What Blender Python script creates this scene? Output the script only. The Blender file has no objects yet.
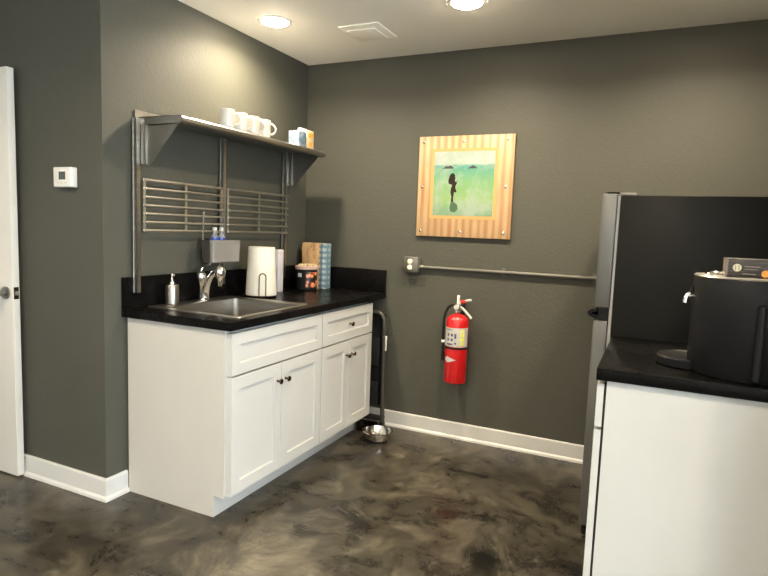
import bpy, bmesh, math, random
from math import pi, sin, cos, radians as rad
from mathutils import Vector, Matrix
random.seed(4)
SC = bpy.context.scene
COL = SC.collection

# ------------------------------------------------------------------ materials
def mat(name, col, rough=.5, metal=0, **kw):
    m = bpy.data.materials.new(name); m.use_nodes = True
    b = m.node_tree.nodes['Principled BSDF']
    b.inputs['Base Color'].default_value = (*col, 1)
    b.inputs['Roughness'].default_value = rough
    b.inputs['Metallic'].default_value = metal
    for k, v in kw.items():
        b.inputs[k.replace('_', ' ')].default_value = v
    return m
def N(m, t, **kw):
    n = m.node_tree.nodes.new(t)
    for k, v in kw.items():
        if hasattr(n, k): setattr(n, k, v)
        else: n.inputs[k].default_value = v
    return n
def L(m, a, b): m.node_tree.links.new(a, b)
def P(m): return m.node_tree.nodes['Principled BSDF']
def ramp(m, stops, interp='LINEAR'):
    r = N(m, 'ShaderNodeValToRGB'); e = r.color_ramp; e.interpolation = interp
    while len(e.elements) < len(stops): e.elements.new(.5)
    for el, (p, c) in zip(e.elements, stops):
        el.position = p; el.color = (*c, 1)
    return r
def coords(m, scale=(1, 1, 1), kind='Object'):
    tc = N(m, 'ShaderNodeTexCoord'); mp = N(m, 'ShaderNodeMapping')
    mp.inputs['Scale'].default_value = scale
    L(m, tc.outputs[kind], mp.inputs['Vector']); return mp.outputs[0]
def noise(m, vec, scale, detail=3, rough=.5, dist=0):
    n = N(m, 'ShaderNodeTexNoise'); n.inputs['Scale'].default_value = scale
    n.inputs['Detail'].default_value = detail; n.inputs['Roughness'].default_value = rough
    n.inputs['Distortion'].default_value = dist
    L(m, vec, n.inputs['Vector']); return n
def bump(m, h, strength, dist=.002):
    b = N(m, 'ShaderNodeBump'); b.inputs['Strength'].default_value = strength
    b.inputs['Distance'].default_value = dist
    L(m, h, b.inputs['Height']); L(m, b.outputs[0], P(m).inputs['Normal'])
def varied(name, c1, c2, rough, scale=3, bs=0, bscale=120, metal=0, stretch=(1, 1, 1), bd=.002):
    m = mat(name, c1, rough, metal)
    v = coords(m, stretch)
    n = noise(m, v, scale, 4)
    r = ramp(m, [(.3, c1), (.7, c2)])
    L(m, n.outputs[0], r.inputs[0]); L(m, r.outputs[0], P(m).inputs['Base Color'])
    if bs:
        n2 = noise(m, v, bscale, 3); bump(m, n2.outputs[0], bs, bd)
    return m

M = {}
M['wall'] = varied('wall_paint', (.0505, .0505, .0395), (.0545, .0545, .043), .62, 2, .75, 75, bd=.002)
M['pale'] = varied('pale_wall_paint', (.80, .79, .76), (.82, .81, .78), .5, 2, .3, 85)
M['ceiling'] = varied('ceiling_paint', (.89, .87, .81), (.91, .89, .83), .7, 2, .25, 60)
M['trim'] = varied('trim_paint', (.48, .477, .467), (.50, .497, .487), .35, 5)
M['cab'] = varied('cabinet_paint', (.40, .398, .385), (.415, .413, .40), .33, 4)
M['cab_side'] = varied('cabinet_side_laminate', (.405, .39, .36), (.42, .405, .375), .38, 4)
M['door'] = varied('door_paint', (.50, .48, .44), (.52, .50, .46), .35, 4)
M['steel'] = varied('brushed_steel', (.30, .287, .265), (.36, .345, .32), .32, 6, .15, 90, 1, (1, 1, 12))
M['steel_soft'] = varied('satin_steel', (.24, .23, .21), (.30, .29, .265), .38, 8, 0, 0, 1)
M['rail'] = mat('rail_steel', (.52, .50, .46), .38, 1)
M['chrome'] = mat('chrome', (.75, .73, .70), .1, 1)
M['bronze'] = mat('dark_bronze', (.10, .07, .05), .25, 1)
M['black'] = varied('black_plastic', (.010, .010, .011), (.014, .014, .015), .35, 6)
M['blackmatte'] = varied('black_matte', (.009, .009, .010), (.013, .013, .013), .5, 6, .1, 200)
M['urn'] = varied('urn_black', (.007, .0075, .0085), (.009, .0095, .011), .42, 6, .1, 150)
M['fridge_side'] = varied('fridge_side_vinyl', (.009, .009, .0085), (.012, .012, .011), .4, 4, .25, 160)
M['fridge_door'] = varied('fridge_door_grey', (.17, .166, .158), (.19, .186, .178), .40, 5, metal=.75)
M['ceramic'] = mat('ceramic_white', (.55, .53, .48), .18)
M['gap'] = mat('gap_shade_dark', (.02, .02, .02), .7)  # near-black colour standing in for the shade behind the cabinet doors
M['red'] = mat('extinguisher_red', (.50, .008, .010), .22, 0, Coat_Weight=.5)
M['white'] = mat('white_plastic', (.58, .57, .54), .4)
M['label'] = mat('label_silver', (.42, .42, .41), .4)
M['yellow'] = mat('label_yellow', (.62, .62, .08), .5)
M['ink'] = mat('label_ink', (.06, .06, .10), .5)
M['redink'] = mat('label_red_ink', (.5, .06, .05), .5)
M['paper'] = varied('paper_towel', (.50, .485, .43), (.53, .515, .46), .9, 30, .5, 140)
M['carton'] = mat('carton_white', (.45, .43, .46), .5)
M['galv'] = varied('painted_conduit', (.085, .083, .07), (.10, .097, .084), .4, 5)
M['ivory'] = mat('ivory_plastic', (.80, .74, .55), .35)
M['slot'] = mat('slot_dark', (.01, .01, .01), .6)
M['screen'] = mat('thermostat_screen', (.06, .065, .06), .15)
M['stoolgrey'] = mat('stool_grey_metal', (.055, .052, .046), .35, .4)
M['lid'] = mat('tub_lid_pink', (.48, .34, .30), .4)
M['clear'] = mat('clear_bottle', (.85, .9, .95), .05, 0, Transmission_Weight=.85, IOR=1.3)
M['blue'] = mat('blue_label', (.02, .05, .30), .3)
M['caddy_dark'] = mat('caddy_shaded_grey', (.06, .058, .052), .3, 0, Transmission_Weight=.4)  # dark grey bin, with the shadow it stands in deepened into the colour
M['caddy'] = mat('caddy_plastic', (.50, .48, .46), .22, 0, Transmission_Weight=.7)
M['emit'] = mat('lamp_lens', (1, .9, .7), .5)
P(M['emit']).inputs['Emission Color'].default_value = (1, .84, .60, 1)
P(M['emit']).inputs['Emission Strength'].default_value = 60

# black laminate worktop with faint speckle
m = M['counter'] = mat('black_laminate', (.004, .0035, .0035), .34, 0, Specular_IOR_Level=.08)
v = coords(m); n = noise(m, v, 260, 2); r = ramp(m, [(.66, (.003, .0028, .0028)), (.76, (.05, .048, .045))])
L(m, n.outputs[0], r.inputs[0]); L(m, r.outputs[0], P(m).inputs['Base Color'])
n2 = noise(m, v, 5, 3); r2 = ramp(m, [(.3, (.22, .22, .22)), (.7, (.34, .34, .34))])
L(m, n2.outputs[0], r2.inputs[0]); L(m, r2.outputs[0], P(m).inputs['Roughness'])

STAINS = [(a_ - 1.4, b_ + 3.3, c_, d_, e_) for a_, b_, c_, d_, e_ in [(1.73, -1.285, 9, 13, 1), (1.62, -.40, 4, 8, 0), (1.48, -.49, 7, 40, 1), (1.67, -.94, 14, 12, 1)]]
# acid-stained concrete floor
m = M['floor'] = mat('stained_concrete', (.06, .05, .04), .35)
v = coords(m)
w1 = noise(m, v, 1.6, 3, .5, .6)
add = N(m, 'ShaderNodeVectorMath', operation='MULTIPLY_ADD')
L(m, w1.outputs['Color'], add.inputs[0]); add.inputs[1].default_value = (.3, .3, 0); L(m, v, add.inputs[2])
n1 = noise(m, add.outputs[0], 3.8, 12, .74, .45)
r1 = ramp(m, [(.33, (.006, .0055, .0045)), (.44, (.024, .021, .0155)), (.53, (.054, .047, .034)), (.64, (.115, .10, .073))])
L(m, n1.outputs[0], r1.inputs[0])
n3 = noise(m, add.outputs[0], 1.1, 7, .6, .8)
r3 = ramp(m, [(.30, (.25, .24, .23)), (.45, (.68, .67, .65)), (.58, (1, 1, 1))])
L(m, n3.outputs[0], r3.inputs[0])
mx = N(m, 'ShaderNodeMix', data_type='RGBA', blend_type='MULTIPLY'); mx.inputs[0].default_value = 1
L(m, r1.outputs[0], mx.inputs[6]); L(m, r3.outputs[0], mx.inputs[7])
# irregular pale trowel marks
n4 = noise(m, add.outputs[0], 6, 9, .75, .6)
r4 = ramp(m, [(.55, (0, 0, 0)), (.68, (1, 1, 1))])
L(m, n4.outputs[0], r4.inputs[0])
mx2 = N(m, 'ShaderNodeMix', data_type='RGBA', blend_type='MIX')
mul = N(m, 'ShaderNodeMath', operation='MULTIPLY'); L(m, r4.outputs[0], mul.inputs[0]); mul.inputs[1].default_value = .35
L(m, mul.outputs[0], mx2.inputs[0]); L(m, mx.outputs[2], mx2.inputs[6]); mx2.inputs[7].default_value = (.17, .15, .12, 1)
# narrow dark stain veins
vr = N(m, 'ShaderNodeTexVoronoi', feature='DISTANCE_TO_EDGE'); vr.inputs['Scale'].default_value = 1.1
L(m, add.outputs[0], vr.inputs['Vector'])
mm = N(m, 'ShaderNodeMath', operation='MULTIPLY_ADD'); L(m, n4.outputs[0], mm.inputs[0]); mm.inputs[1].default_value = .25; L(m, vr.outputs[0], mm.inputs[2])
r5 = ramp(m, [(.10, (.78, .77, .75)), (.14, (1, 1, 1))])
L(m, mm.outputs[0], r5.inputs[0])
mx3 = N(m, 'ShaderNodeMix', data_type='RGBA', blend_type='MULTIPLY'); mx3.inputs[0].default_value = 1
L(m, mx2.outputs[2], mx3.inputs[6]); L(m, r5.outputs[0], mx3.inputs[7])
last = mx3.outputs[2]
for cx, cy, kx, ky, ln in STAINS:
    mp = N(m, 'ShaderNodeVectorMath', operation='SUBTRACT'); L(m, v, mp.inputs[0]); mp.inputs[1].default_value = (cx, cy, 0)
    ms = N(m, 'ShaderNodeVectorMath', operation='MULTIPLY'); L(m, mp.outputs[0], ms.inputs[0]); ms.inputs[1].default_value = (kx, ky, 0)
    le = N(m, 'ShaderNodeVectorMath', operation='LENGTH'); L(m, ms.outputs[0], le.inputs[0])
    ns = noise(m, v, 9, 5, .65, .5)
    ma = N(m, 'ShaderNodeMath', operation='MULTIPLY_ADD'); L(m, ns.outputs[0], ma.inputs[0]); ma.inputs[1].default_value = 4.2; L(m, le.outputs['Value'], ma.inputs[2])
    rs = ramp(m, [(0, (.25, .25, .26)), (.5, (.25, .25, .26)), (.56, (1, 1, 1))]) if ln else ramp(m, [(.35, (.5, .5, .5)), (.9, (1, 1, 1))])
    hv = N(m, 'ShaderNodeMath', operation='MULTIPLY'); L(m, ma.outputs[0], hv.inputs[0]); hv.inputs[1].default_value = .2
    L(m, hv.outputs[0], rs.inputs[0])
    mq = N(m, 'ShaderNodeMix', data_type='RGBA', blend_type='MULTIPLY'); mq.inputs[0].default_value = 1
    L(m, last, mq.inputs[6]); L(m, rs.outputs[0], mq.inputs[7]); last = mq.outputs[2]
L(m, last, P(m).inputs['Base Color'])
rr_ = ramp(m, [(.3, (.2, .2, .2)), (.7, (.42, .42, .42))]); L(m, n1.outputs[0], rr_.inputs[0]); L(m, rr_.outputs[0], P(m).inputs['Roughness'])
bump(m, n1.outputs[0], .12, .004)

# picture mount: pale wood with vertical stripes
P(M['fridge_side']).inputs['Specular IOR Level'].default_value = .14
P(M['black']).inputs['Specular IOR Level'].default_value = .14
P(M['blackmatte']).inputs['Specular IOR Level'].default_value = .1
P(M['urn']).inputs['Specular IOR Level'].default_value = .14
P(M['wall']).inputs['Specular IOR Level'].default_value = .4
m = M['stripe'] = mat('striped_wood', (.6, .4, .2), .5)
v = coords(m, (1, 1, 1), 'Generated')
sx = N(m, 'ShaderNodeSeparateXYZ'); L(m, v, sx.inputs[0])
a = N(m, 'ShaderNodeMath', operation='MULTIPLY'); L(m, sx.outputs[0], a.inputs[0]); a.inputs[1].default_value = 2 * pi * 13
s = N(m, 'ShaderNodeMath', operation='SINE'); L(m, a.outputs[0], s.inputs[0])
nz = noise(m, coords(m, (14, 1, 1.5), 'Generated'), 2, 3)
s2 = N(m, 'ShaderNodeMath', operation='MULTIPLY_ADD'); L(m, s.outputs[0], s2.inputs[0]); s2.inputs[1].default_value = .3; L(m, nz.outputs[0], s2.inputs[2])
r = ramp(m, [(.12, (.30, .155, .07)), (.5, (.36, .225, .115)), (.9, (.42, .30, .175))])
L(m, s2.outputs[0], r.inputs[0]); L(m, r.outputs[0], P(m).inputs['Base Color'])
M['mount'] = mat('picture_mount_orange', (.40, .25, .09), .5)
# watercolour
m = M['sea'] = mat('watercolour_paper', (.5, .7, .5), .7, 0, Specular_IOR_Level=.15)
v = coords(m, (1, 1, 1), 'Generated')
sx = N(m, 'ShaderNodeSeparateXYZ'); L(m, v, sx.inputs[0])
nz = noise(m, v, 4, 4, .6, .8)
ad = N(m, 'ShaderNodeMath', operation='MULTIPLY_ADD'); L(m, nz.outputs[0], ad.inputs[0]); ad.inputs[1].default_value = .10; L(m, sx.outputs[2], ad.inputs[2])
r = ramp(m, [(.12, (.13, .22, .14)), (.3, (.16, .27, .09)), (.55, (.13, .255, .125)), (.76, (.09, .23, .165)), (.83, (.05, .21, .18)), (.86, (.30, .34, .335)), (1, (.32, .345, .345))])
L(m, ad.outputs[0], r.inputs[0])
n6 = noise(m, v, 2.6, 6, .65, .4)
r6 = ramp(m, [(.42, (0, 0, 0)), (.6, (.8, .8, .8))]); L(m, n6.outputs[0], r6.inputs[0])
mx = N(m, 'ShaderNodeMix', data_type='RGBA'); L(m, r6.outputs[0], mx.inputs[0]); L(m, r.outputs[0], mx.inputs[6]); mx.inputs[7].default_value = (.235, .295, .245, 1)
L(m, mx.outputs[2], P(m).inputs['Base Color'])
M['paintink'] = mat('painted_dark_umber', (.022, .015, .013), .8, 0, Specular_IOR_Level=.1)
M['paintshade'] = mat('painted_grey_green', (.055, .10, .06), .8, 0, Specular_IOR_Level=.1)
M['island'] = mat('painted_island', (.05, .05, .055), .8, 0, Specular_IOR_Level=.1)
# patterned things
m = M['kraft'] = mat('kraft_paper', (.5, .3, .14), .7)
n = noise(m, coords(m, (1, 1, .4)), 22, 4, .6, 1.2); r = ramp(m, [(.32, (.26, .14, .055)), (.5, (.52, .31, .14)), (.7, (.62, .40, .2))])
L(m, n.outputs[0], r.inputs[0]); L(m, r.outputs[0], P(m).inputs['Base Color'])
m = M['dots'] = mat('blue_diamond_paper', (.1, .25, .35), .6)
vr = N(m, 'ShaderNodeTexVoronoi'); vr.inputs['Scale'].default_value = 26; vr.inputs['Randomness'].default_value = .1
L(m, coords(m), vr.inputs['Vector']); r = ramp(m, [(.30, (.44, .48, .46)), (.5, (.11, .19, .25))]); L(m, vr.outputs[0], r.inputs[0]); L(m, r.outputs[0], P(m).inputs['Base Color'])
m = M['nuts'] = mat('printed_nuts', (.5, .15, .05), .35)
vr = N(m, 'ShaderNodeTexVoronoi'); vr.inputs['Scale'].default_value = 42
L(m, coords(m), vr.inputs['Vector']); r = ramp(m, [(.25, (.70, .26, .12)), (.5, (.45, .12, .05)), (.62, (.012, .01, .01))]); L(m, vr.outputs[0], r.inputs[0]); L(m, r.outputs[0], P(m).inputs['Base Color'])
m = M['tea'] = mat('grey_blue_carton', (.3, .35, .4), .5)
n = noise(m, coords(m), 40, 3); r = ramp(m, [(.4, (.10, .145, .20)), (.6, (.20, .26, .32))]); L(m, n.outputs[0], r.inputs[0]); L(m, r.outputs[0], P(m).inputs['Base Color'])
M['cream'] = mat('cream_carton', (.56, .43, .25), .5)
M['orange'] = mat('orange_print', (.70, .30, .05), .5)
m = M['podbox'] = mat('pod_carton', (.06, .045, .04), .4)
n = noise(m, coords(m, (1, 1, 8)), 14, 3); r = ramp(m, [(.45, (.02, .016, .014)), (.7, (.07, .054, .047))]); L(m, n.outputs[0], r.inputs[0]); L(m, r.outputs[0], P(m).inputs['Base Color'])
M['pod_line'] = mat('pod_carton_print', (.20, .165, .145), .4)
M['pod_logo'] = mat('pod_logo_cream', (.62, .58, .44), .4)
M['pod_green'] = mat('pod_logo_green', (.10, .13, .07), .4)
# glass pane
m = bpy.data.materials.new('window_glass'); m.use_nodes = True; M['glass'] = m
nt = m.node_tree; nt.nodes.remove(nt.nodes['Principled BSDF'])
t = nt.nodes.new('ShaderNodeBsdfTransparent'); g = nt.nodes.new('ShaderNodeBsdfGlossy'); g.inputs['Roughness'].default_value = .02
mx = nt.nodes.new('ShaderNodeMixShader'); mx.inputs[0].default_value = .05
nt.links.new(t.outputs[0], mx.inputs[1]); nt.links.new(g.outputs[0], mx.inputs[2]); nt.links.new(mx.outputs[0], nt.nodes['Material Output'].inputs[0])

# ------------------------------------------------------------------ mesh helpers
def B(): return bmesh.new()
def box(bm, x0, x1, y0, y1, z0, z1, bev=0, seg=2):
    r = bmesh.ops.create_cube(bm, size=1)
    vs = r['verts']
    for v in vs:
        v.co = Vector(((x0 + x1) / 2 + v.co.x * (x1 - x0), (y0 + y1) / 2 + v.co.y * (y1 - y0), (z0 + z1) / 2 + v.co.z * (z1 - z0)))
    if bev:
        es = list({e for v in vs for e in v.link_edges})
        bmesh.ops.bevel(bm, geom=es, offset=bev, segments=seg, affect='EDGES', profile=.5)
    return bm
def loft(bm, loops, cap0=True, cap1=True, closed=True):
    rings = [[bm.verts.new(p) for p in lp] for lp in loops]
    n = len(rings[0])
    for a, b in zip(rings, rings[1:]):
        for i in range(n if closed else n - 1):
            j = (i + 1) % n
            try: bm.faces.new((a[i], a[j], b[j], b[i]))
            except ValueError: pass
    if cap0: bm.faces.new(list(reversed(rings[0])))
    if cap1: bm.faces.new(rings[-1])
    return rings
def circ(c, r, n=32, axis='z', ry=None):
    ry = ry or r; out = []
    for i in range(n):
        a = 2 * pi * i / n; u, w = r * cos(a), ry * sin(a)
        if axis == 'z': out.append(Vector((c[0] + u, c[1] + w, c[2])))
        elif axis == 'y': out.append(Vector((c[0] + u, c[1], c[2] - w)))
        else: out.append(Vector((c[0], c[1] + u, c[2] + w)))
    return out
def lathe(bm, c, prof, n=40, axis='z', cap0=True, cap1=True):
    loops = []
    for r, h in prof:
        cc = list(c); cc['xyz'.index(axis)] += h
        loops.append(circ(cc, max(r, .0003), n, axis))
    loft(bm, loops, cap0, cap1); return bm
def cyl(bm, c, r, h, n=32, axis='z', bev=.0):
    if bev: return lathe(bm, c, [(r - bev, 0), (r, bev), (r, h - bev), (r - bev, h)], n, axis)
    return lathe(bm, c, [(r, 0), (r, h)], n, axis)
def smooth_path(pts, k=6):
    pts = [Vector(p) for p in pts]; out = []
    for i in range(len(pts) - 1):
        p0 = pts[max(i - 1, 0)]; p1 = pts[i]; p2 = pts[i + 1]; p3 = pts[min(i + 2, len(pts) - 1)]
        for j in range(k):
            t = j / k
            out.append(.5 * ((2 * p1) + (-p0 + p2) * t + (2 * p0 - 5 * p1 + 4 * p2 - p3) * t * t + (-p0 + 3 * p1 - 3 * p2 + p3) * t ** 3))
    out.append(pts[-1]); return out
def tube(bm, pts, r, n=12, radii=None):
    pts = [Vector(p) for p in pts]; rings = []
    up = None
    for i, p in enumerate(pts):
        t = (pts[min(i + 1, len(pts) - 1)] - pts[max(i - 1, 0)]).normalized()
        if up is None:
            up = Vector((0, 0, 1)) if abs(t.z) < .9 else Vector((0, 1, 0))
        s = t.cross(up).normalized(); up = s.cross(t).normalized()
        rr = radii[i] if radii else r
        rings.append([p + s * rr * cos(2 * pi * k / n) + up * rr * sin(2 * pi * k / n) for k in range(n)])
    loft(bm, rings); return bm
def rrect(x0, x1, y0, y1, z, r, k=5):
    out = []
    for cx, cy, a0 in ((x1 - r, y1 - r, 0), (x0 + r, y1 - r, pi / 2), (x0 + r, y0 + r, pi), (x1 - r, y0 + r, 3 * pi / 2)):
        for i in range(k + 1):
            a = a0 + pi / 2 * i / k
            out.append(Vector((cx + r * cos(a), cy + r * sin(a), z)))
    return out
def prism(bm, poly, axis, a, b):
    def P3(p, h):
        if axis == 'y': return Vector((p[0], h, p[1]))
        if axis == 'x': return Vector((h, p[0], p[1]))
        return Vector((p[0], p[1], h))
    r0 = [bm.verts.new(P3(p, a)) for p in poly]; r1 = [bm.verts.new(P3(p, b)) for p in poly]
    n = len(poly)
    for i in range(n): bm.faces.new((r0[i], r0[(i + 1) % n], r1[(i + 1) % n], r1[i]))
    bm.faces.new(r0[::-1]); bm.faces.new(r1); return bm
def patch(bm, c, r, a0, a1, z0, z1, t=.0008, n=24):
    """curved label sector round a vertical axis"""
    i0 = []; 
    for rr in (r, r + t):
        for z in (z0, z1):
            i0.append([bm.verts.new((c[0] + rr * cos(a0 + (a1 - a0) * k / n), c[1] + rr * sin(a0 + (a1 - a0) * k / n), z)) for k in range(n + 1)])
    ib, it, ob, ot = i0
    for k in range(n):
        for a, b in ((ob, ot), (ot, it), (it, ib), (ib, ob)):
            bm.faces.new((a[k], a[k + 1], b[k + 1], b[k]))
    for k in (0, n): bm.faces.new((ib[k], it[k], ot[k], ob[k]))
    return bm
def obj(name, bm, m, parent=None, smooth=True, bev=0):
    bmesh.ops.recalc_face_normals(bm, faces=bm.faces)
    off = Vector((0, 0, 0)); p = parent
    while p: off += p.location; p = p.parent
    if not parent:
        xs = [v.co for v in bm.verts]
        c = Vector(((min(v.x for v in xs) + max(v.x for v in xs)) / 2, (min(v.y for v in xs) + max(v.y for v in xs)) / 2, min(v.z for v in xs)))
        off = c
    bmesh.ops.translate(bm, verts=bm.verts, vec=-off)
    me = bpy.data.meshes.new(name); bm.to_mesh(me); bm.free()
    me.materials.append(m)
    if smooth:
        me.polygons.foreach_set('use_smooth', [True] * len(me.polygons))
        me.set_sharp_from_angle(angle=rad(35))
    o = bpy.data.objects.new(name, me); COL.objects.link(o)
    if parent: o.parent = parent
    else: o.location = off
    if bev:
        md = o.modifiers.new('bevel', 'BEVEL'); md.width = bev; md.segments = 2; md.limit_method = 'ANGLE'
    return o
def tag(o, label, cat, group=None):
    o['label'] = label; o['category'] = cat
    if group: o['group'] = group
    return o
def thing(name, loc, label, cat, group=None):
    o = bpy.data.objects.new(name, None); COL.objects.link(o); o.location = loc; o.empty_display_size = .05
    return tag(o, label, cat, group)
def struct(name, bm, m, **kw):
    o = obj(name, bm, m, **kw); o['kind'] = 'structure'; return o
def copy_tree(o, parent=None):
    c = o.copy(); COL.objects.link(c)
    if parent: c.parent = parent
    for ch in list(o.children): copy_tree(ch, c)
    return c

# ------------------------------------------------------------------ room shell
H = 2.456; LW = 1.675; RX = 2.80; RE = 1.86
X0, X1, Y1 = -2.8, 5.6, -6.6
T = .12
struct('floor', box(B(), X0 - T, X1 + T, Y1 - T, T, -.1, 0), M['floor'])
struct('ceiling', box(B(), X0 - T, X1 + T, Y1 - T, T, H, H + .1), M['ceiling'])
struct('wall_back', box(B(), -T, RX + T, 0, T, 0, H), M['wall'])
struct('wall_left', box(B(), -T, 0, -LW, 0, 0, H), M['wall'])
struct('wall_entry', box(B(), X0 - T, -T, -LW, -LW + T, 0, H), M['wall'])
struct('wall_right', box(B(), RX, RX + T, -RE, 0, 0, H), M['wall'])
struct('wall_alcove', box(B(), RX + T, X1 + T, -RE, -RE + T, 0, H), M['wall'])
struct('wall_far_left', box(B(), X0 - T, X0, Y1 - T, -LW, 0, H), M['pale'])
struct('wall_front', box(B(), X0, X1 + T, Y1 - T, Y1, 0, H), M['pale'])
# window wall at the right
wy0, wy1, wz0, wz1 = -6.0, -2.3, .15, 2.2
b = B(); box(b, X1, X1 + T, Y1, wy0, 0, H); box(b, X1, X1 + T, wy1, -RE, 0, H); box(b, X1, X1 + T, wy0, wy1, 0, wz0); box(b, X1, X1 + T, wy0, wy1, wz1, H)
struct('wall_window_side', b, M['pale'])
b = B()
for y in (wy0, (wy0 + wy1) / 2 - .03, wy1 - .06): box(b, X1 + .02, X1 + .08, y, y + .06, wz0, wz1)
for z in (wz0, wz1 - .06): box(b, X1 + .02, X1 + .08, wy0, wy1, z, z + .06)
wf = struct('window_1', b, M['trim'])
g = obj('pane', box(B(), X1 + .045, X1 + .05, wy0 + .06, wy1 - .06, wz0 + .06, wz1 - .06), M['glass'], wf)
# baseboards (board plus shoe moulding)
def base(name, p0, p1, nrm, m0=0, m1=0):
    """run along a wall from p0 to p1, nrm = outward normal"""
    prof = [(0, 0), (.024, 0), (.022, .012), (.013, .022), (.013, .101), (.009, .107), (0, .107)]
    bm = B(); p0 = Vector(p0); p1 = Vector(p1); n = Vector(nrm); u = (p1 - p0).normalized()
    loops = [[Vector((p.x + n.x * d + u.x * d * k, p.y + n.y * d + u.y * d * k, z)) for d, z in prof] for p, k in ((p0, -m0), (p1, m1))]
    loft(bm, loops); return struct(name, bm, M['trim'], smooth=False)
base('baseboard_back', (0, 0), (RX, 0), (0, -1))
base('baseboard_left', (0, -LW), (0, -1.560), (1, 0), 1, 0)
base('baseboard_entry', (X0, -LW), (0, -LW), (0, -1), 0, 1)
base('baseboard_far_left', (X0, Y1), (X0, -LW), (1, 0))
base('baseboard_front', (X0, Y1), (X1, Y1), (0, 1))
base('baseboard_window_side', (X1, Y1), (X1, -RE), (-1, 0))
# open door leaf folded back against the entry wall
dx = -.575; dy0, dy1 = -1.735, -1.699
d = struct('door_1', box(B(), dx - .86, dx, dy0, dy1, .012, 2.046, .002), M['door'])
b = B(); lathe(b, (dx - .05, dy0, .955), [(.032, 0), (.032, -.008), (.014, -.012), (.012, -.035), (.026, -.045), (.030, -.058), (.024, -.070), (.008, -.074)], 28, 'y')
obj('knob', b, M['steel_soft'], d)
b = B(); box(b, dx, dx + .002, dy0 + .006, dy1 - .006, .925, .985)
lp = obj('latch_plate', b, M['bronze'], d)
obj('latch_bolt', box(B(), dx + .002, dx + .012, dy0 + .011, dy1 - .011, .945, .966, .002), M['steel_soft'], lp)

# ------------------------------------------------------------------ ceiling fittings
def downlight(x, y, label):
    t = thing('ceiling_light', (x, y, H), label, 'ceiling light', 'recessed ceiling lights')
    b = B(); loft(b, [circ((x, y, H - .0005), .098), circ((x, y, H - .006), .095), circ((x, y, H - .008), .076), circ((x, y, H - .001), .072)], False, False)
    obj('trim_ring', b, M['white'], t)
    b = B(); lathe(b, (x, y, H - .002), [(.074, 0), (.074, -.004), (.071, -.008), (.062, -.012), (.045, -.015), (.02, -.0165), (.002, -.017)], 40); obj('lens', b, M['emit'], t)
    ld = bpy.data.lights.new('downlight', 'AREA'); ld.shape = 'DISK'; ld.size = .13
    ld.color = (1, .84, .60); ld.energy = POW * (1.3 if y < -4 else 1); ld.spread = rad(150)
    lo = bpy.data.objects.new('downlight_lamp', ld); COL.objects.link(lo); lo.parent = t; lo.location = (0, 0, -.020)
POW = 7.5
for x, y, l in [(.30, -.81, 'round recessed ceiling light above the steel wall shelf'),
                (1.365, -.712, 'round recessed ceiling light at the top edge, right of the square vent'),
                (2.43, -.74, 'round recessed ceiling light over the refrigerator'),
                (.30, -2.9, 'round recessed ceiling light in front of the open door'),
                (1.9, -2.9, 'round recessed ceiling light near the middle of the room'),
                (3.9, -2.9, 'round recessed ceiling light nearest the window'),
                (.30, -5.0, 'round recessed ceiling light at the rear left'),
                (2.6, -5.0, 'round recessed ceiling light at the rear middle')]:
    downlight(x, y, l)
t = thing('ceiling_vent', (.71, -.485, H), 'square white exhaust vent cover on the ceiling', 'ceiling vent')
b = B(); loft(b, [rrect(.585, .835, -.615, -.355, H - .0005, .004, 2), rrect(.585, .835, -.615, -.355, H - .006, .004, 2), rrect(.61, .81, -.59, -.38, H - .014, .004, 2)])
obj('cover', b, M['ceiling'], t)
b = B(); box(b, .625, .795, -.575, -.395, H - .018, H - .014, .001); obj('grille_plate', b, M['ceiling'], t)

# ------------------------------------------------------------------ left base cabinets
def shaker(bm, x, y0, y1, z0, z1, fr=.055, th=.02, rec=.009, frz=None, sgn=1):
    """panel lying in a x=const plane; front face at x, thickness th behind it"""
    frz = frz or fr; r = .004
    def ring(y0, y1, z0, z1, xx): return [Vector((xx, y0, z0)), Vector((xx, y1, z0)), Vector((xx, y1, z1)), Vector((xx, y0, z1))]
    e = .0015
    loft(bm, [ring(y0, y1, z0, z1, x - sgn * th), ring(y0, y1, z0, z1, x - sgn * e), ring(y0 + e, y1 - e, z0 + e, z1 - e, x),
              ring(y0 + fr, y1 - fr, z0 + frz, z1 - frz, x), ring(y0 + fr + r, y1 - fr - r, z0 + frz + r, z1 - frz - r, x - sgn * rec)])
    return bm
def knob(x, y, z, parent, sgn=1):
    b = B(); lathe(b, (x, y, z), [(.007, 0), (.005, sgn * .004), (.0045, sgn * .014), (.011, sgn * .018), (.0145, sgn * .023), (.012, sgn * .028), (.004, sgn * .030)], 20, 'x')
    return obj('knob', b, M['bronze'], parent)
FX = .645
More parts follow.
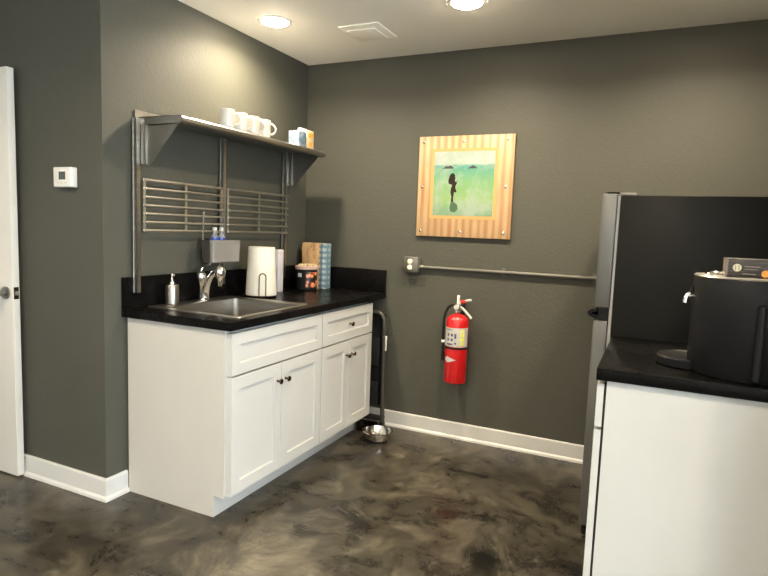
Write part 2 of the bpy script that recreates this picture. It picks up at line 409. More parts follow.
def base_cabinet(y0, y1, label, panel=False, wide=True):
    t = thing('base_cabinet', (.3, (y0 + y1) / 2, 0), label, 'cabinet', 'white base cabinets under the left worktop')
    b = B(); ya = y0 + (.018 if panel else 0)
    box(b, .003, .61, ya, y0 + .02 if not panel else ya + .002, .102, .876) ; box(b, .003, .61, y1 - .018, y1, .102, .876)
    box(b, .003, .61, ya, y1, .102, .12); box(b, .003, .01, ya, y1, .12, .876)
    for a, c, z0, z1 in ((ya, y1, .12, .16), (ya, y1, .82, .876), (ya, y1, .64, .68)): box(b, .59, .61, a, c, z0, z1)
    for a, c in ((ya, ya + .04), (y1 - .04, y1)): box(b, .59, .6099, a, c, .12, .876)
    obj('body', b, M['cab'], t)
    obj('toe_kick', box(B(), .536, .552, ya, y1, 0, .102), M['cab'], t)
    if panel:
        b = B(); prism(b, [(0.016, 0), (.552, 0), (.552, .102), (.612, .102), (.612, .876), (.016, .876)], 'y', y0, y0 + .018)
        obj('end_panel', b, M['cab_side'], t)
    yc = (y0 + y1) / 2
    a0, a1 = y0 + (.012 if panel else .004), y1 - .004
    dr = obj('drawer_front' if not wide else 'false_drawer_front', shaker(B(), FX, a0, a1, .668, .858, .052, .025 + .009), M['cab'], t)
    if not wide: knob(FX, yc, .763, dr)
    for s in (0, 1):
        ya_, yb_ = (a0, yc - .002) if s == 0 else (yc + .002, a1)
        d = obj('door', shaker(B(), FX, ya_, yb_, .112, .660, .058, .034), M['cab'], t)
        knob(FX, yc + (-.034 if s == 0 else .034), .573, d)
    return t
base_cabinet(-1.558, -.790, 'wide white shaker base cabinet under the sink, nearest the open door', True, True)
base_cabinet(-.789, -.160, 'narrower white shaker base cabinet with a knobbed drawer beside the back wall gap', False, False)

# worktop with hole and backsplash
def slab_hole(bm, ox, oy, hx, hy, z0, z1):
    def q(x, y, z): return [Vector((x[0], y[0], z)), Vector((x[1], y[0], z)), Vector((x[1], y[1], z)), Vector((x[0], y[1], z))]
    e = .003
    rings = [[bm.verts.new(p) for p in lp] for lp in (q(hx, hy, z0), q(ox, oy, z0), q(ox, oy, z1 - e), q((ox[0] + e, ox[1] - e), (oy[0] + e, oy[1] - e), z1), q(hx, hy, z1))]
    rings.append(rings[0])
    for a, b_ in zip(rings, rings[1:]):
        for i in range(4): bm.faces.new((a[i], a[(i + 1) % 4], b_[(i + 1) % 4], b_[i]))
SX, SY = (.118, .572), (-1.425, -.895)
t = thing('countertop', (.33, -.79, .876), 'black laminate countertop with backsplash on the left cabinets', 'countertop')
b = B(); slab_hole(b, (.001, .659), (-1.580, -.001), (SX[0] - .004, SX[1] + .004), (SY[0] - .004, SY[1] + .004), .876, .914)
obj('worktop', b, M['counter'], t)
b = B(); prism(b, [(.001, .914), (.015, .914), (.015, 1.063), (.012, 1.066), (.001, 1.066)], 'y', -1.580, -.001)
obj('side_backsplash', b, M['counter'], t)
b = B(); box(b, .015, .659, -.021, -.001, .914, 1.066, .002); obj('rear_backsplash', b, M['counter'], t)

# sink
t = thing('sink', (.33, -1.16, .914), 'stainless steel drop-in sink in the black left countertop', 'sink')
b = B(); z = .9145
loft(b, [rrect(.032, .602, -1.468, -.858, z, .03), rrect(.034, .600, -1.466, -.860, z + .004, .03), rrect(SX[0] - .012, SX[1] + .012, SY[0] - .012, SY[1] + .012, z + .0035, .04),
         rrect(SX[0] - .002, SX[1] + .002, SY[0] - .002, SY[1] + .002, z - .003, .034), rrect(SX[0] + .006, SX[1] - .006, SY[0] + .006, SY[1] - .006, z - .15, .034),
         rrect(SX[0] + .03, SX[1] - .03, SY[0] + .03, SY[1] - .03, z - .172, .035)], False, True)
obj('basin', b, M['steel'], t)
b = B(); lathe(b, (.345, -1.16, z - .172), [(.055, 0), (.05, .003), (.03, .001), (.028, -.01)], 28); obj('drain', b, M['chrome'], t)

# faucet
t = thing('faucet', (.06, -1.085, .919), 'chrome faucet with curved spout and lever behind the sink', 'faucet')
b = B(); loft(b, [rrect(.033, .087, -1.125, -1.055, .919, .026), rrect(.034, .086, -1.124, -1.056, .926, .025), rrect(.040, .080, -1.118, -1.062, .931, .019)]); obj('base_plate', b, M['chrome'], t)
pts = smooth_path([(.058, -1.075, .925), (.062, -1.075, .965), (.085, -1.08, 1.02), (.120, -1.09, 1.062), (.165, -1.105, 1.083), (.195, -1.115, 1.078)], 6)
n = len(pts); b = B(); tube(b, pts, .01, 14, [.021 - .008 * i / (n - 1) for i in range(n)]); obj('spout', b, M['chrome'], t)
b = B(); lathe(b, (.195, -1.115, 1.005), [(.010, 0), (.012, .004), (.013, .035), (.022, .046), (.029, .066), (.029, .080), (.022, .098), (.01, .106), (.003, .108)], 24); obj('spray_head', b, M['chrome'], t)
b = B(); lathe(b, (.058, -1.108, .925), [(.013, 0), (.011, .065), (.017, .082), (.026, .105), (.028, .126), (.022, .142), (.010, .150)], 24); hd = obj('valve_body', b, M['chrome'], t)
pts = smooth_path([(.058, -1.108, 1.075), (.062, -1.10, 1.092), (.066, -1.078, 1.105), (.068, -1.054, 1.112)], 5)
b = B(); tube(b, pts, .005, 10, [.0085 - .0035 * i / (len(pts) - 1) for i in range(len(pts))]); bmesh.ops.create_uvsphere(b, u_segments=14, v_segments=10, radius=.007, matrix=Matrix.Translation(pts[-1])); obj('lever', b, M['chrome'], t)

# soap dispenser
t = thing('soap_dispenser', (.066, -1.325, .919), 'brushed steel pump soap dispenser on the sink corner', 'soap dispenser')
b = B(); lathe(b, (.066, -1.325, .9185), [(.031, 0), (.034, .003), (.034, .092), (.031, .099), (.012, .103)], 32); obj('bottle', b, M['steel'], t)
b = B(); lathe(b, (.066, -1.325, 1.0195), [(.014, 0), (.014, .014), (.009, .018), (.006, .022), (.004, .05)], 20); tube(b, smooth_path([(.066, -1.325, 1.068), (.066, -1.325, 1.080), (.080, -1.333, 1.082), (.100, -1.345, 1.070)], 5), .004, 10); obj('pump', b, M['chrome'], t)

# paper towel roll on stand
cx, cy = .195, -.757
t = thing('paper_towel_holder', (cx, cy, .914), 'white paper towel roll on a dark wire stand behind the sink', 'paper towel holder')
b = B(); lathe(b, (cx, cy, .914), [(.088, 0), (.090, .004), (.090, .010), (.08, .014)], 36); obj('base', b, M['bronze'], t)
b = B(); lathe(b, (cx, cy, .929), [(.089, 0), (.090, .01), (.083, .15), (.078, .277), (.076, .281), (.02, .281), (.02, .20)], 40); obj('towel_roll', b, M['paper'], t)
dirv = Vector((.6, -.8, 0)); sd = Vector((.8, .6, 0)); o0 = Vector((cx, cy, 0)) + Vector((.100 * .66, -.100 * .75, 0))
pts = [o0 + sd * -.019 + Vector((0, 0, .925)), o0 + sd * -.019 + Vector((0, 0, 1.04))] + [o0 + sd * (-.019 * cos(pi * i / 8)) + Vector((0, 0, 1.04 + .02 * sin(pi * i / 8))) for i in range(1, 8)] + [o0 + sd * .019 + Vector((0, 0, 1.04)), o0 + sd * .019 + Vector((0, 0, .925))]
b = B(); tube(b, pts, .003, 10); tube(b, [o0 + sd * -.019 + Vector((0, 0, .926)), Vector((cx, cy, .922))], .003, 8); tube(b, [o0 + sd * .019 + Vector((0, 0, .926)), Vector((cx, cy, .922))], .003, 8); obj('tension_arm', b, M['bronze'], t)

# slim white carton
t = thing('slim_carton', (.10, -.47, .914), 'narrow upright white carton right of the paper towels', 'carton')
obj('carton_body', box(B(), .085, .118, -.485, -.425, .914, 1.172, .002), M['carton'], t)
obj('lid_flap', box(B(), .0845, .1185, -.4855, -.4245, 1.172, 1.185, .001), M['white'], t)

# tub of nuts
cx, cy = .16, -.215
t = thing('snack_tub', (cx, cy, .914), 'black printed snack tub with pinkish lid before the gift bag', 'tub')
b = B(); lathe(b, (cx, cy, .9145), [(.068, 0), (.072, .004), (.075, .135), (.072, .138)], 36); tb = obj('tub_body', b, M['black'], t)
b = B(); patch(b, (cx, cy, 0), .0748, rad(-60), rad(10), .935, 1.035, .0015); obj('nut_picture', b, M['nuts'], tb)
b = B(); patch(b, (cx, cy, 0), .0752, rad(-105), rad(-83), 1.003, 1.028, .0015); obj('round_mark', b, M['label'], tb)
b = B(); lathe(b, (cx, cy, 1.0525), [(.077, 0), (.0785, .003), (.0785, .018), (.074, .021)], 36); obj('lid', b, M['lid'], t)
b = B()
for i in range(9):
    a = i * 2.4; r = .012 + .042 * (i / 9) ** .6
    bmesh.ops.create_icosphere(b, subdivisions=2, radius=.015, matrix=Matrix.Translation((cx + r * cos(a), cy + r * sin(a), 1.079)) @ Matrix.Diagonal((1.2, 1, .7, 1)))
o = obj('nut_topping', b, M['cream'], t)

# gift bag
t = thing('paper_bag', (.16, -.08, .914), 'brown paper bag with a blue patterned side strip in the counter corner', 'paper bag')
b = B(); bx0, bx1, by0, by1 = .062, .198, -.125, -.04
loft(b, [rrect(bx0, bx1, by0, by1, .9145, .004, 2), rrect(bx0, bx1, by0, by1, 1.10, .004, 2), rrect(bx0 - .004, bx1 + .002, by0 - .003, by1, 1.19, .004, 2), rrect(bx0 - .004, bx1 + .002, by0 + .01, by1 - .01, 1.228, .003, 2)], True, False)
bg = obj('bag_body', b, M['kraft'], t)
b = B(); box(b, .200, .252, by0, by1 - .01, .9145, 1.226, .003); obj('patterned_strip', b, M['dots'], t)

# ------------------------------------------------------------------ wall shelf
t = thing('wall_shelf', (0, -.92, 1.8), 'stainless steel wall shelf with rail racks above the sink', 'wall shelf')
b = B(); ys0, ys1 = -1.50, -.25
prof = [(.004, 1.862), (.007, 1.862), (.007, 1.824), (.325, 1.824), (.336, 1.820), (.342, 1.812), (.342, 1.797), (.336, 1.789), (.325, 1.787), (.322, 1.790), (.332, 1.797), (.337, 1.805), (.334, 1.816), (.322, 1.820), (.004, 1.820)]
prof = [(x - .035 if x > .3 else x, z) for x, z in prof]
prism(b, prof, 'y', ys0, ys1)
sb = obj('shelf_board', b, M['steel'], t)
for y in (ys0, ys1 - .003):
    b = B(); prism(b, [(.007, 1.822), (.303, 1.822), (.305, 1.792), (.290, 1.787), (.265, 1.790), (.012, 1.787)], 'y', y, y + .003); obj('end_cap', b, M['steel'], sb)
for y in (-1.511, -.905, -.297):
    b = B(); prism(b, [(y - .014, .003), (y - .014, .006), (y - .0105, .006), (y - .0105, .028), (y + .0105, .028), (y + .0105, .006), (y + .014, .006), (y + .014, .003)][::-1], 'z', 0, 1)
    for v in b.verts: v.co = Vector((v.co.y + .013, v.co.x, .99 + v.co.z * .829))
    obj('upright', b, M['steel'], t)
for y in (-1.484, -.278):
    b = B(); box(b, .035, .075, y - .014, y + .014, 1.605, 1.819, .001); prism(b, [(.075, 1.60), (.085, 1.60), (.27, 1.79), (.27, 1.819), (.075, 1.819)], 'y', y - .002, y + .002)
    box(b, .075, .27, y - .012, y + .012, 1.816, 1.8195)
    obj('bracket', b, M['steel_soft'], t)
for y0, y1 in ((-1.480, -.935), (-.880, -.303)):
    b = B()
    for z in (1.286, 1.539): box(b, .042, .045, y0, y1, z - .003, z + .003)
    for y in (y0, (y0 + y1) / 2, y1): box(b, .0415, .047, y - .007, y + .007, 1.285, 1.541)
    rk = obj('rack_frame', b, M['rail'], t)
    for k in range(7):
        b = B(); z = 1.292 + .0402 * k; tube(b, [(.053, y0 - .004, z), (.053, y1 + .004, z)], .0068, 10); obj('rail', b, M['rail'], rk)

# caddy hung on the rack
t = thing('cutlery_caddy', (.1, -.99, 1.12), 'grey translucent caddy hooked on the steel rail above the faucet', 'caddy')
x0, x1, y0, y1, z0, z1 = .060, .142, -1.112, -.905, 1.122, 1.245
b = B(); loft(b, [rrect(x0 + .006, x1 - .008, y0 + .006, y1 - .006, z0, .012), rrect(x0, x1, y0, y1, z0 + .03, .014), rrect(x0 - .002, x1 + .002, y0 - .002, y1 + .002, z1 - .004, .014), rrect(x0 - .004, x1 + .005, y0 - .005, y1 + .005, z1, .016),
                 rrect(x0 + .003, x1 - .003, y0 + .003, y1 - .003, z1, .012), rrect(x0 + .009, x1 - .011, y0 + .009, y1 - .009, z0 + .004, .01)], True, True)
obj('bin', b, M['caddy_dark'], t)
b = B(); loft(b, [rrect(x1 - .022, x1 + .010, y0 - .004, y1 + .004, z0 + .006, .010), rrect(x1 - .022, x1 + .013, y0 - .008, y1 + .010, z1 + .002, .010), rrect(x1 - .018, x1 + .009, y0 - .004, y1 + .006, z1 + .002, .008), rrect(x1 - .018, x1 + .006, y0, y1, z0 + .010, .008)]); obj('front_tray', b, M['caddy'], t)
for y in (-1.095, -.95):
    b = B(); tube(b, smooth_path([(.058, y, 1.20), (.058, y, 1.30), (.062, y, 1.388), (.054, y, 1.392), (.046, y, 1.386)], 4), .0045, 8); obj('hook', b, M['steel'], t)
for (x, y, lab) in ((.095, -1.045, 'small clear bottle with a blue band, left one in the hanging caddy'), (.095, -.990, 'small clear bottle with a blue band, right one in the hanging caddy')):
    bt = thing('bottle', (x, y, z0 + .005), lab, 'bottle', 'small bottles in the caddy')
    b = B(); lathe(b, (x, y, z0 + .006), [(.017, 0), (.02, .004), (.02, .135), (.011, .155), (.010, .168)], 20); obj('bottle_body', b, M['clear'], bt)
    b = B(); patch(b, (x, y, 0), .0203, 0, 2 * pi - .001, z0 + .118, z0 + .138, .0006, 20); obj('band', b, M['blue'], bt)
    b = B(); cyl(b, (x, y, z0 + .174), .0125, .02, 16, 'z', .002); obj('cap', b, M['label'], bt)

# mugs on the shelf
MX = .255
def mug_proto(y):
    t = thing('mug', (MX, y, 1.8245), '', 'mug', 'white mugs on the steel shelf')
    b = B(); lathe(b, (MX, y, 1.825), [(.028, 0), (.033, .003), (.037, .012), (.038, .092), (.0365, .094), (.035, .092), (.034, .014), (.027, .007)], 36); obj('cup_body', b, M['ceramic'], t)
    d = Vector((.62, .785, 0)); pts = []
    for i in range(13):
        a = -pi * .5 + pi * i / 12
        pts.append(Vector((MX, y, 1.825 + .049)) + d * (.034 + .033 * cos(a)) + Vector((0, 0, .030 * sin(a))))
    b = B(); tube(b, pts, .0055, 10); obj('handle', b, M['ceramic'], t)
    return t
m0 = mug_proto(-1.137)
ml = ['white ceramic mug, leftmost of the four on the steel shelf', 'white ceramic mug, second from left on the steel shelf', 'white ceramic mug, third from left on the steel shelf', 'white ceramic mug, rightmost of the four, nearest the cartons']
for i in range(4):
    o = m0 if i == 0 else copy_tree(m0)
    o.location.y = -1.137 + .101 * i; o['label'] = ml[i]

t = thing('tea_box', (.26, -.505, 1.8245), 'grey-blue small carton on the shelf beside the mugs', 'carton')
obj('carton_body', box(B(), .215, .290, -.535, -.455, 1.8245, 1.915, .002), M['tea'], t)
obj('paper_tag', box(B(), .235, .2915, -.5365, -.5355, 1.826, 1.838), M['white'], t)
t = thing('cream_carton', (.26, -.42, 1.8245), 'cream and orange carton at the right end of the shelf', 'carton')
cb = obj('carton_body', box(B(), .215, .290, -.440, -.370, 1.8245, 1.932, .002), M['cream'], t)
obj('top_fold', box(B(), .215, .24, -.439, -.371, 1.932, 1.948, .002), M['white'], t)
obj('print_patch', box(B(), .290, .2908, -.425, -.383, 1.835, 1.86), M['orange'], cb)
obj('print_band', box(B(), .290, .2908, -.435, -.375, 1.89, 1.915), M['orange'], cb)

# ------------------------------------------------------------------ back wall: picture, outlet, conduit, extinguisher
t = thing('picture', (1.175, 0, 1.306), 'beach watercolour on a striped wood board on the back wall', 'picture')
bd = obj('board', box(B(), .868, 1.482, -.022, -.002, 1.306, 1.935, .002), M['stripe'], t)
b = B(); box(b, .955, 1.385, -.0235, -.022, 1.42, 1.858); obj('mat_border', b, M['mount'], t)
pc = obj('painting', box(B(), .976, 1.366, -.025, -.0235, 1.441, 1.838), M['sea'], t)
def flat(poly, name, m, y=-.0254):
    b = B(); prism(b, [(.976 + .39 * u, 1.441 + .397 * w) for u, w in poly], 'y', y, y + .0004); return obj(name, b, m, pc, smooth=False)
flat([(.13, .735), (.17, .75), (.2, .775), (.24, .77), (.28, .785), (.32, .76), (.34, .735)], 'island', M['island'])
flat([(.56, .735), (.60, .755), (.65, .785), (.69, .765), (.73, .735)], 'island', M['island'])
flat([(.27, .62), (.29, .655), (.33, .665), (.36, .64), (.37, .58), (.36, .55), (.385, .52), (.41, .56), (.395, .50), (.375, .46), (.38, .42), (.40, .38), (.385, .36), (.36, .37), (.345, .28), (.35, .22), (.31, .22), (.315, .30), (.295, .36), (.30, .42), (.32, .48), (.26, .50), (.25, .55)], 'figure_silhouette', M['paintink'])
flat([(.31, .22), (.35, .22), (.42, .17), (.43, .10), (.38, .05), (.31, .06), (.29, .12)], 'figure_shadow', M['paintshade'])
for x, z in [(.90, 1.90), (1.165, 1.90), (1.44, 1.905), (.90, 1.62), (1.44, 1.62), (.90, 1.34), (1.165, 1.34), (1.44, 1.34)]:
    b = B(); lathe(b, (x, -.022, z), [(.009, 0), (.009, -.004), (.004, -.007)], 16, 'y'); obj('stud', b, M['chrome'], t)

t = thing('wall_outlet', (.852, 0, 1.067), 'grey surface outlet box at the left end of the conduit', 'outlet')
obj('box_body', box(B(), .800, .902, -.05, 0, 1.067, 1.167, .004), M['galv'], t)
fp = obj('face_plate', box(B(), .802, .900, -.054, -.05, 1.069, 1.165, .0015), M['steel_soft'], t)
for z in (1.137, 1.099):
    b = B(); lathe(b, (.848, -.054, z), [(.0165, 0), (.0165, -.003), (.015, -.004)], 24, 'y')
    for dx_ in (-.006, .006): box(b, .848 + dx_ - .001, .848 + dx_ + .001, -.0592, -.058, z - .001, z + .007)
    obj('socket', b, M['ivory'], fp)
t = thing('conduit_pipe', (1.45, 0, 1.09), 'grey metal conduit running along the back wall from the outlet', 'pipe')
b = B(); tube(b, [(.914, -.016, 1.103), (2.78, -.016, 1.103)], .0105, 16); obj('tube_run', b, M['galv'], t)
b = B(); tube(b, [(.901, -.016, 1.103), (.925, -.016, 1.103)], .0145, 16); obj('connector', b, M['steel_soft'], t)
for x in (1.45, 1.98):
    b = B(); box(b, x - .010, x + .010, -.0005, -.0035, 1.078, 1.128); tube(b, [(x - .008, -.016, 1.103), (x + .008, -.016, 1.103)], .0125, 16); obj('strap', b, M['galv'], t)

ex, ey = 1.203, -.092; R = .070
t = thing('fire_extinguisher', (ex, ey, .385), 'red fire extinguisher hanging on the back wall below the conduit', 'fire extinguisher')
b = B(); prof = [(.058, .012), (R - .003, .016), (R, .024), (R, .397)] + [(R * cos(a) if i < 8 else .02, .397 + .052 * sin(a)) for i, a in enumerate([rad(k) for k in range(10, 81, 10)])] + [(.018, .46)]
lathe(b, (ex, ey, .385), prof, 48); cy_ = obj('cylinder', b, M['red'], t)
b = B(); patch(b, (ex, ey, 0), R + .0003, rad(-175), rad(-8), .632, .750, .0008, 40); lb = obj('label', b, M['label'], cy_)
def sec(a0, a1, z0, z1, nm, m): b = B(); patch(b, (ex, ey, 0), R + .0012, rad(a0), rad(a1), z0, z1, .0004, 6); obj(nm, b, m, lb) if False else obj(nm, b, m, cy_)
sec(-56, -34, .645, .738, 'yellow_panel', M['yellow'])
for a, z, w, h in ((-118, .738, 46, .004), (-120, .706, 12, .016), (-98, .706, 12, .016), (-120, .676, 12, .016), (-98, .676, 12, .016), (-110, .648, 34, .010), (-80, .70, 10, .03), (-80, .655, 10, .012)):
    sec(a - w / 2, a + w / 2, z - h / 2, z + h / 2, 'pictogram', M['ink'])
for z in (.72, .695, .668): sec(-51, -39, z - .006, z + .006, 'yellow_mark', M['label'])
sec(-160, -20, .634, .641, 'red_stripe', M['redink'])
b = B(); lathe(b, (ex, ey, .617), [(R, 0), (R + .003, .001), (R + .003, .011), (R, .012)], 40, cap0=False, cap1=False); obj('strap', b, M['black'], t)
b = B()
n_ = 14; pl = []
for k in range(n_ + 1):
    a = rad(-142 + 70 * k / n_); hh = .020 * (k / 4 if k < 4 else (n_ - k) / (n_ - 4)) + .0002
    pl.append((a, hh))
vt = [b.verts.new((ex + (R + .001) * cos(a), ey + (R + .001) * sin(a), .55 + h)) for a, h in pl]; vb = [b.verts.new((ex + (R + .001) * cos(a), ey + (R + .001) * sin(a), .55 - h)) for a, h in pl]
for k in range(n_): b.faces.new((vb[k], vb[k + 1], vt[k + 1], vt[k]))
obj('diamond_sticker', b, M['label'], cy_)
b = B(); lathe(b, (ex, ey, .838), [(.02, 0), (.022, .006), (.022, .018), (.016, .022), (.015, .050), (.010, .054)], 24); box(b, ex - .012, ex + .012, ey - .026, ey + .02, .862, .890, .003); obj('valve', b, M['chrome'], t)
b = B(); cyl(b, (ex - .004, ey - .026, .876), .015, -.010, 20, 'y'); obj('gauge', b, M['label'], t)
hd = lambda pts, w: pts
def bar(b, p0, p1, w, h):
    tube(b, [p0, p1], w, 4)
b = B(); tube(b, smooth_path([(ex - .005, ey, .888), (ex + .02, ey, .905), (ex + .055, ey - .01, .918), (ex + .085, ey - .015, .926)], 4), .0085, 8); obj('carry_handle', b, M['label'], t)
b = B(); tube(b, smooth_path([(ex - .008, ey, .880), (ex + .03, ey - .008, .868), (ex + .065, ey - .014, .838), (ex + .092, ey - .018, .812)], 4), .0085, 8); obj('discharge_lever', b, M['label'], t)
b = B(); box(b, ex - .010, ex + .005, ey - .006, ey + .01, .885, .948, .003); obj('top_lever', b, M['white'], t)
b = B(); cyl(b, (ex + .02, ey - .02, .91), .012, .03, 16, 'x', .003); obj('safety_pin', b, M['red'], t)
b = B(); tube(b, smooth_path([(ex - .010, ey - .005, .880), (ex - .04, ey - .01, .885), (ex - .068, ey - .015, .855), (ex - .084, ey - .02, .79), (ex - .084, ey - .02, .68), (ex - .082, ey - .02, .60), (ex - .080, ey - .02, .545)], 6), .0085, 12); hs = obj('hose', b, M['black'], t)
b = B(); lathe(b, (ex - .080, ey - .02, .53), [(.013, 0), (.012, .04), (.009, .06)], 16); obj('nozzle', b, M['black'], hs)
b = B(); lathe(b, (ex - .083, ey - .02, .645), [(.0095, 0), (.0115, .003), (.0115, .014), (.0095, .017)], 16); obj('hose_clip', b, M['white'], hs)
b = B(); box(b, ex - .02, ex + .02, -.02, -.001, .60, .90, .002); box(b, ex - .012, ex + .012, ey + .02, -.018, .852, .862); obj('wall_bracket', b, M['black'], t)

# thermostat
t = thing('thermostat', (-.228, -LW, 1.480), 'square white thermostat on the dark wall right of the open door', 'thermostat')
b = B(); box(b, -.290, -.166, -LW - .034, -LW, 1.480, 1.572, .005, 3); tbod = obj('housing', b, M['white'], t)
obj('screen', box(B(), -.250, -.205, -LW - .0348, -LW - .0335, 1.514, 1.551, .0004), M['screen'], t)
b = B()
for k in range(3): box(b, -.262 + .025 * k, -.247 + .025 * k, -LW - .0355, -LW - .0335, 1.497, 1.502, .0005)
obj('button_row', b, M['carton'], t)

# ------------------------------------------------------------------ gap by the back wall: folded step stool, steel bowl
t = thing('step_stool', (.45, -.09, 0), 'black folded step stool with grey tube frame between cabinet and back wall', 'step stool')
pts = smooth_path([(.705, -.085, .035), (.70, -.085, .40), (.695, -.085, .70), (.685, -.085, .755), (.655, -.085, .785), (.60, -.085, .792), (.40, -.085, .792), (.34, -.085, .785), (.31, -.085, .755), (.30, -.085, .70), (.29, -.085, .35), (.28, -.085, .035)], 5)
b = B(); tube(b, pts, .0145, 14); obj('frame_tube', b, M['stoolgrey'], t)
b = B(); box(b, .315, .690, -.062, -.045, .15, .775, .004); obj('back_panel', b, M['blackmatte'], t)
b = B(); box(b, .315, .675, -.110, -.100, .43, .62, .004); obj('step_tread', b, M['black'], t)
b = B(); box(b, .315, .675, -.115, -.100, .16, .32, .004); obj('step_tread', b, M['black'], t)
for x in (.282, .704):
    b = B(); box(b, x - .016, x + .016, -.103, -.067, 0, .045, .005); obj('rubber_foot', b, M['black'], t)
b = B(); box(b, .712, .722, -.102, -.088, .535, .635, .003); obj('latch_tab', b, M['white'], t)
b = B(); box(b, .56, .70, -.10, -.03, .052, .07, .003); obj('lower_crossbar', b, M['black'], t)
t = thing('floor_tray', (.63, -.2, 0), 'dark low tray behind the steel bowl by the toe kick', 'tray')
b = B(); loft(b, [rrect(.575, .69, -.21, -.125, .0, .01), rrect(.57, .695, -.215, -.12, .05, .012), rrect(.576, .689, -.209, -.126, .05, .01), rrect(.58, .685, -.205, -.13, .006, .01)]); obj('tray_body', b, M['bronze'], t)
bx, by = .774, -.295
t = thing('pet_bowl', (bx, by, 0), 'shiny stainless steel bowl on the floor beside the cabinet corner', 'bowl')
b = B(); lathe(b, (bx, by, 0), [(.062, .006), (.076, .012), (.089, .036), (.092, .058), (.100, .060), (.100, .063), (.091, .0635), (.085, .038), (.068, .016), (.001, .013)], 48); obj('bowl_body', b, M['chrome'], t)
b = B(); lathe(b, (bx, by, 0), [(.064, 0), (.068, 0), (.068, .011), (.055, .011)], 40); obj('base_ring', b, M['black'], t)

# ------------------------------------------------------------------ refrigerator
fx, fy = 2.068, -.900
t = thing('refrigerator', (2.43, -.53, 0), 'tall top-freezer refrigerator with grey doors and black side panel', 'refrigerator')
obj('cabinet_shell', box(B(), 2.140, 2.775, fy, -.155, .05, 1.518, .006), M['fridge_side'], t)
obj('upper_door', box(B(), fx, 2.130, fy, -.155, 1.038, 1.524, .006, 3), M['fridge_door'], t)
obj('lower_door', box(B(), fx, 2.128, fy + .001, -.155, .055, .984, .006, 3), M['fridge_door'], t)
b = B(); box(b, 2.128, 2.142, fy + .008, -.16, .06, 1.515); obj('door_gasket', b, M['label'], t)
b = B(); box(b, 2.086, 2.126, fy + .003, -.16, .984, 1.038); hn = obj('middle_rail', b, M['black'], t)
b = B(); loft(b, [[Vector((x, y, z)) for x, z in ((fx + .012, 1.030), (fx - .010, 1.030), (fx - .028, 1.018), (fx - .020, 1.000), (fx + .010, .988), (fx + .03, .984), (fx + .03, 1.00), (fx - .006, 1.010), (fx - .008, 1.018), (fx + .012, 1.020))] for y in (fy + .004, -.50)]); obj('grip', b, M['black'], hn)
b = B(); box(b, 2.085, 2.135, fy + .012, fy + .07, 1.524, 1.533, .003); obj('hinge_cover', b, M['black'], t)
b = B(); box(b, 2.135, 2.20, fy + .02, fy + .06, 1.518, 1.530, .003); obj('hinge_plate', b, M['steel_soft'], t)
for y in (fy + .05, -.2):
    b = B(); cyl(b, (2.10, y, 0), .022, .055, 20); obj('foot', b, M['black'], t)
b = B(); box(b, 2.14, 2.75, fy + .01, -.17, .012, .05); obj('base_grille', b, M['black'], t)

# ------------------------------------------------------------------ right base cabinet, worktop, urn
yy = -1.565
t = thing('base_cabinet', (2.48, -1.25, 0), 'white base cabinet in the right foreground with a plain end panel', 'cabinet')
b = B(); prism(b, [(2.245, 0), (2.795, 0), (2.795, .882), (2.181, .882), (2.181, .105), (2.245, .105)], 'y', yy, yy + .018); obj('end_panel', b, M['cab'], t)
b = B(); box(b, 2.183, 2.795, yy + .018, -.925, .105, .125); box(b, 2.183, 2.795, -.943, -.925, .125, .882); box(b, 2.785, 2.795, yy + .018, -.943, .125, .882); box(b, 2.183, 2.203, yy + .018, yy + .058, .125, .882); box(b, 2.183, 2.203, -.965, -.943, .125, .882); box(b, 2.183, 2.203, yy + .058, -.965, .69, .73); box(b, 2.183, 2.203, yy + .058, -.965, .85, .882); obj('body', b, M['cab'], t)
obj('toe_kick', box(B(), 2.245, 2.262, yy + .018, -.925, 0, .105), M['cab'], t)
yc = (yy - .925) / 2
dr = obj('drawer_front', shaker(B(), 2.151, yy + .004, -.93, .725, .868, .045, .022, sgn=-1), M['cab'], t)
for a0, a1, s in ((yy + .004, yc - .002, -.034), (yc + .002, -.93, .034)):
    d = obj('door', shaker(B(), 2.151, a0, a1, .115, .715, .055, .022, sgn=-1), M['cab'], t)
b = B(); box(b, 2.173, 2.181, yy + .012, -.935, .12, .865); obj('gap_shade_strip', b, M['gap'], t)  # dark strip painted as shade in the open gap between doors and carcass
t = thing('countertop', (2.47, -1.26, .885), 'black speckled countertop in the right foreground beside the refrigerator', 'countertop')
obj('worktop', box(B(), 2.148, 2.797, -1.584, -.905, .884, .924, .003), M['counter'], t)

ZC = .9245
ux, uy = 2.575, -1.395; UR = .166
t = thing('coffee_urn', (ux, uy, ZC), 'round black coffee urn on the right countertop', 'coffee urn')
b = B(); lathe(b, (ux, uy, ZC), [(UR - .012, 0), (UR - .006, .003), (UR - .004, .012), (UR, .018), (UR, .300), (UR - .003, .306)], 64); ub = obj('urn_body', b, M['urn'], t)
b = B(); lathe(b, (ux, uy, ZC + .304), [(UR - .001, 0), (UR + .001, .002), (UR - .002, .006), (UR - .02, .008)], 64); obj('rim_band', b, M['steel_soft'], t)
b = B(); lathe(b, (2.472, uy, ZC + .312), [(.034, 0), (.031, .004), (.018, .011), (.006, .0125)], 28); obj('lid_knob', b, M['chrome'], t)
# side handle
hx = lambda a, r: (ux + r * cos(a), uy + r * sin(a))
a = rad(-88); b = B()
p = [(*hx(a, UR - .006), ZC + .225), (*hx(a, UR + .010), ZC + .228), (*hx(a, UR + .014), ZC + .21), (*hx(a, UR + .014), ZC + .04), (*hx(a, UR + .010), ZC + .018), (*hx(a, UR - .006), ZC + .02)]
tube(b, smooth_path(p, 4), .0105, 12); obj('side_handle', b, M['black'], t)
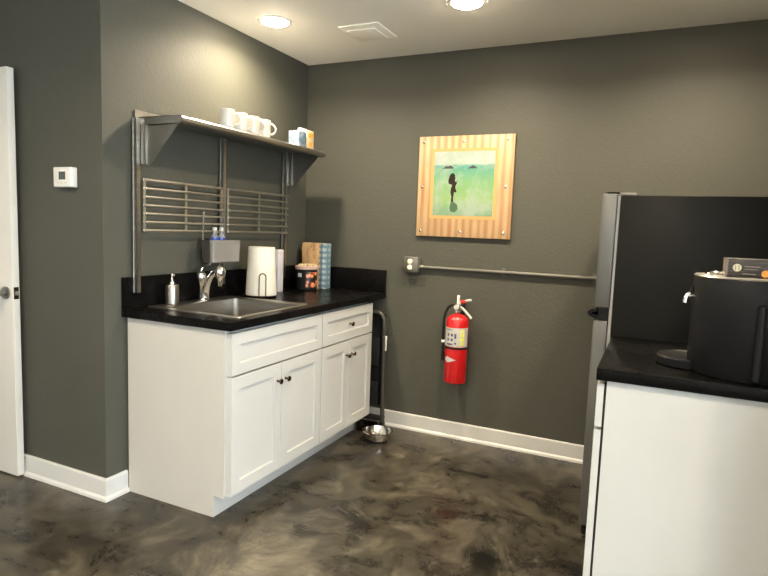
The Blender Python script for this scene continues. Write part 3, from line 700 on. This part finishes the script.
# tap at the left
b = B(); tube(b, [(ux - UR + .01, uy - .02, ZC + .238), (ux - UR - .012, uy - .025, ZC + .238)], .008, 14); tube(b, smooth_path([(ux - UR - .008, uy - .024, ZC + .245), (ux - UR - .018, uy - .028, ZC + .235), (ux - UR - .021, uy - .03, ZC + .216)], 4), .008, 12); tp = obj('tap', b, M['chrome'], t)
b = B(); tube(b, [(ux - UR - .004, uy - .024, ZC + .238), (ux - UR - .002, uy - .024, ZC + .27)], .0045, 10); obj('tap_lever', b, M['black'], tp)
b = B(); lathe(b, (2.408, -1.362, ZC), [(.082, 0), (.088, .004), (.090, .028), (.086, .033), (.080, .030)], 44); tr = obj('drip_tray', b, M['black'], t)

t = thing('pod_box', (2.56, -1.43, ZC + .312), 'brown coffee carton with a round emblem lying on the black urn', 'carton')
z0 = ZC + .313
cb = obj('carton_body', box(B(), 2.488, 2.665, -1.495, -1.40, z0, z0 + .054, .0015), M['podbox'], t)
b = B(); cyl(b, (2.516, -1.4965, z0 + .027), .0115, .0012, 28, 'y'); lg = obj('round_emblem', b, M['pod_logo'], cb)
b = B(); 
for dx_ in (-.0045, .0045): box(b, 2.516 + dx_ - .0008, 2.516 + dx_ + .0008, -1.4972, -1.4966, z0 + .020, z0 + .034)
obj('emblem_mark', b, M['pod_green'], cb)
b = B(); box(b, 2.535, 2.575, -1.4958, -1.495, z0 + .030, z0 + .033); box(b, 2.535, 2.570, -1.4958, -1.495, z0 + .022, z0 + .024); box(b, 2.53, 2.565, -1.4958, -1.495, z0 + .008, z0 + .011)
obj('printed_lines', b, M['pod_line'], cb)
b = B(); box(b, 2.4875, 2.492, -1.4958, -1.3995, z0 + .001, z0 + .0535); obj('edge_print', b, M['pod_line'], cb)
b = B(); lathe(b, (2.59, -1.4955, z0 + .012), [(.011, 0), (.011, -.0008)], 20, 'y'); obj('orange_print', b, M['orange'], cb)

# ------------------------------------------------------------------ daylight
W = bpy.data.worlds.new('World'); SC.world = W; W.use_nodes = True
bg = W.node_tree.nodes['Background']; bg.inputs[0].default_value = (.84, .94, 1, 1); bg.inputs[1].default_value = 5.8
pl = bpy.data.lights.new('window_portal', 'AREA'); pl.shape = 'RECTANGLE'; pl.size = wy1 - wy0; pl.size_y = wz1 - wz0; pl.cycles.is_portal = True
po = bpy.data.objects.new('window_portal', pl); COL.objects.link(po); po.location = (X1 + .10, (wy0 + wy1) / 2, (wz0 + wz1) / 2)
po.rotation_euler = (Vector((-1, 0, 0)).to_track_quat('-Z', 'Z')).to_euler()

# ------------------------------------------------------------------ camera
cam = bpy.data.cameras.new('camera'); co = bpy.data.objects.new('camera', cam); COL.objects.link(co)
cam.sensor_width = 36; cam.sensor_fit = 'HORIZONTAL'; cam.lens = 576.88 * 36 / 768; cam.clip_start = .02
p_, y_, r_ = rad(-5.839), rad(25.082), rad(2.13)
f = Vector((-sin(y_) * cos(p_), cos(y_) * cos(p_), sin(p_))); rt = Vector((cos(y_), sin(y_), 0)); up = rt.cross(f)
rt2 = rt * cos(r_) + up * sin(r_); up2 = rt2.cross(f)
m = Matrix((rt2, up2, -f)).transposed().to_4x4(); m.translation = Vector((2.292, -3.523, 1.341))
co.matrix_world = m
SC.camera = co
vs = SC.view_settings; SC.display_settings.display_device = 'sRGB'
vs.view_transform = 'Standard'; vs.look = 'None'; vs.gamma = 1; vs.use_curve_mapping = False; vs.exposure = 1.85
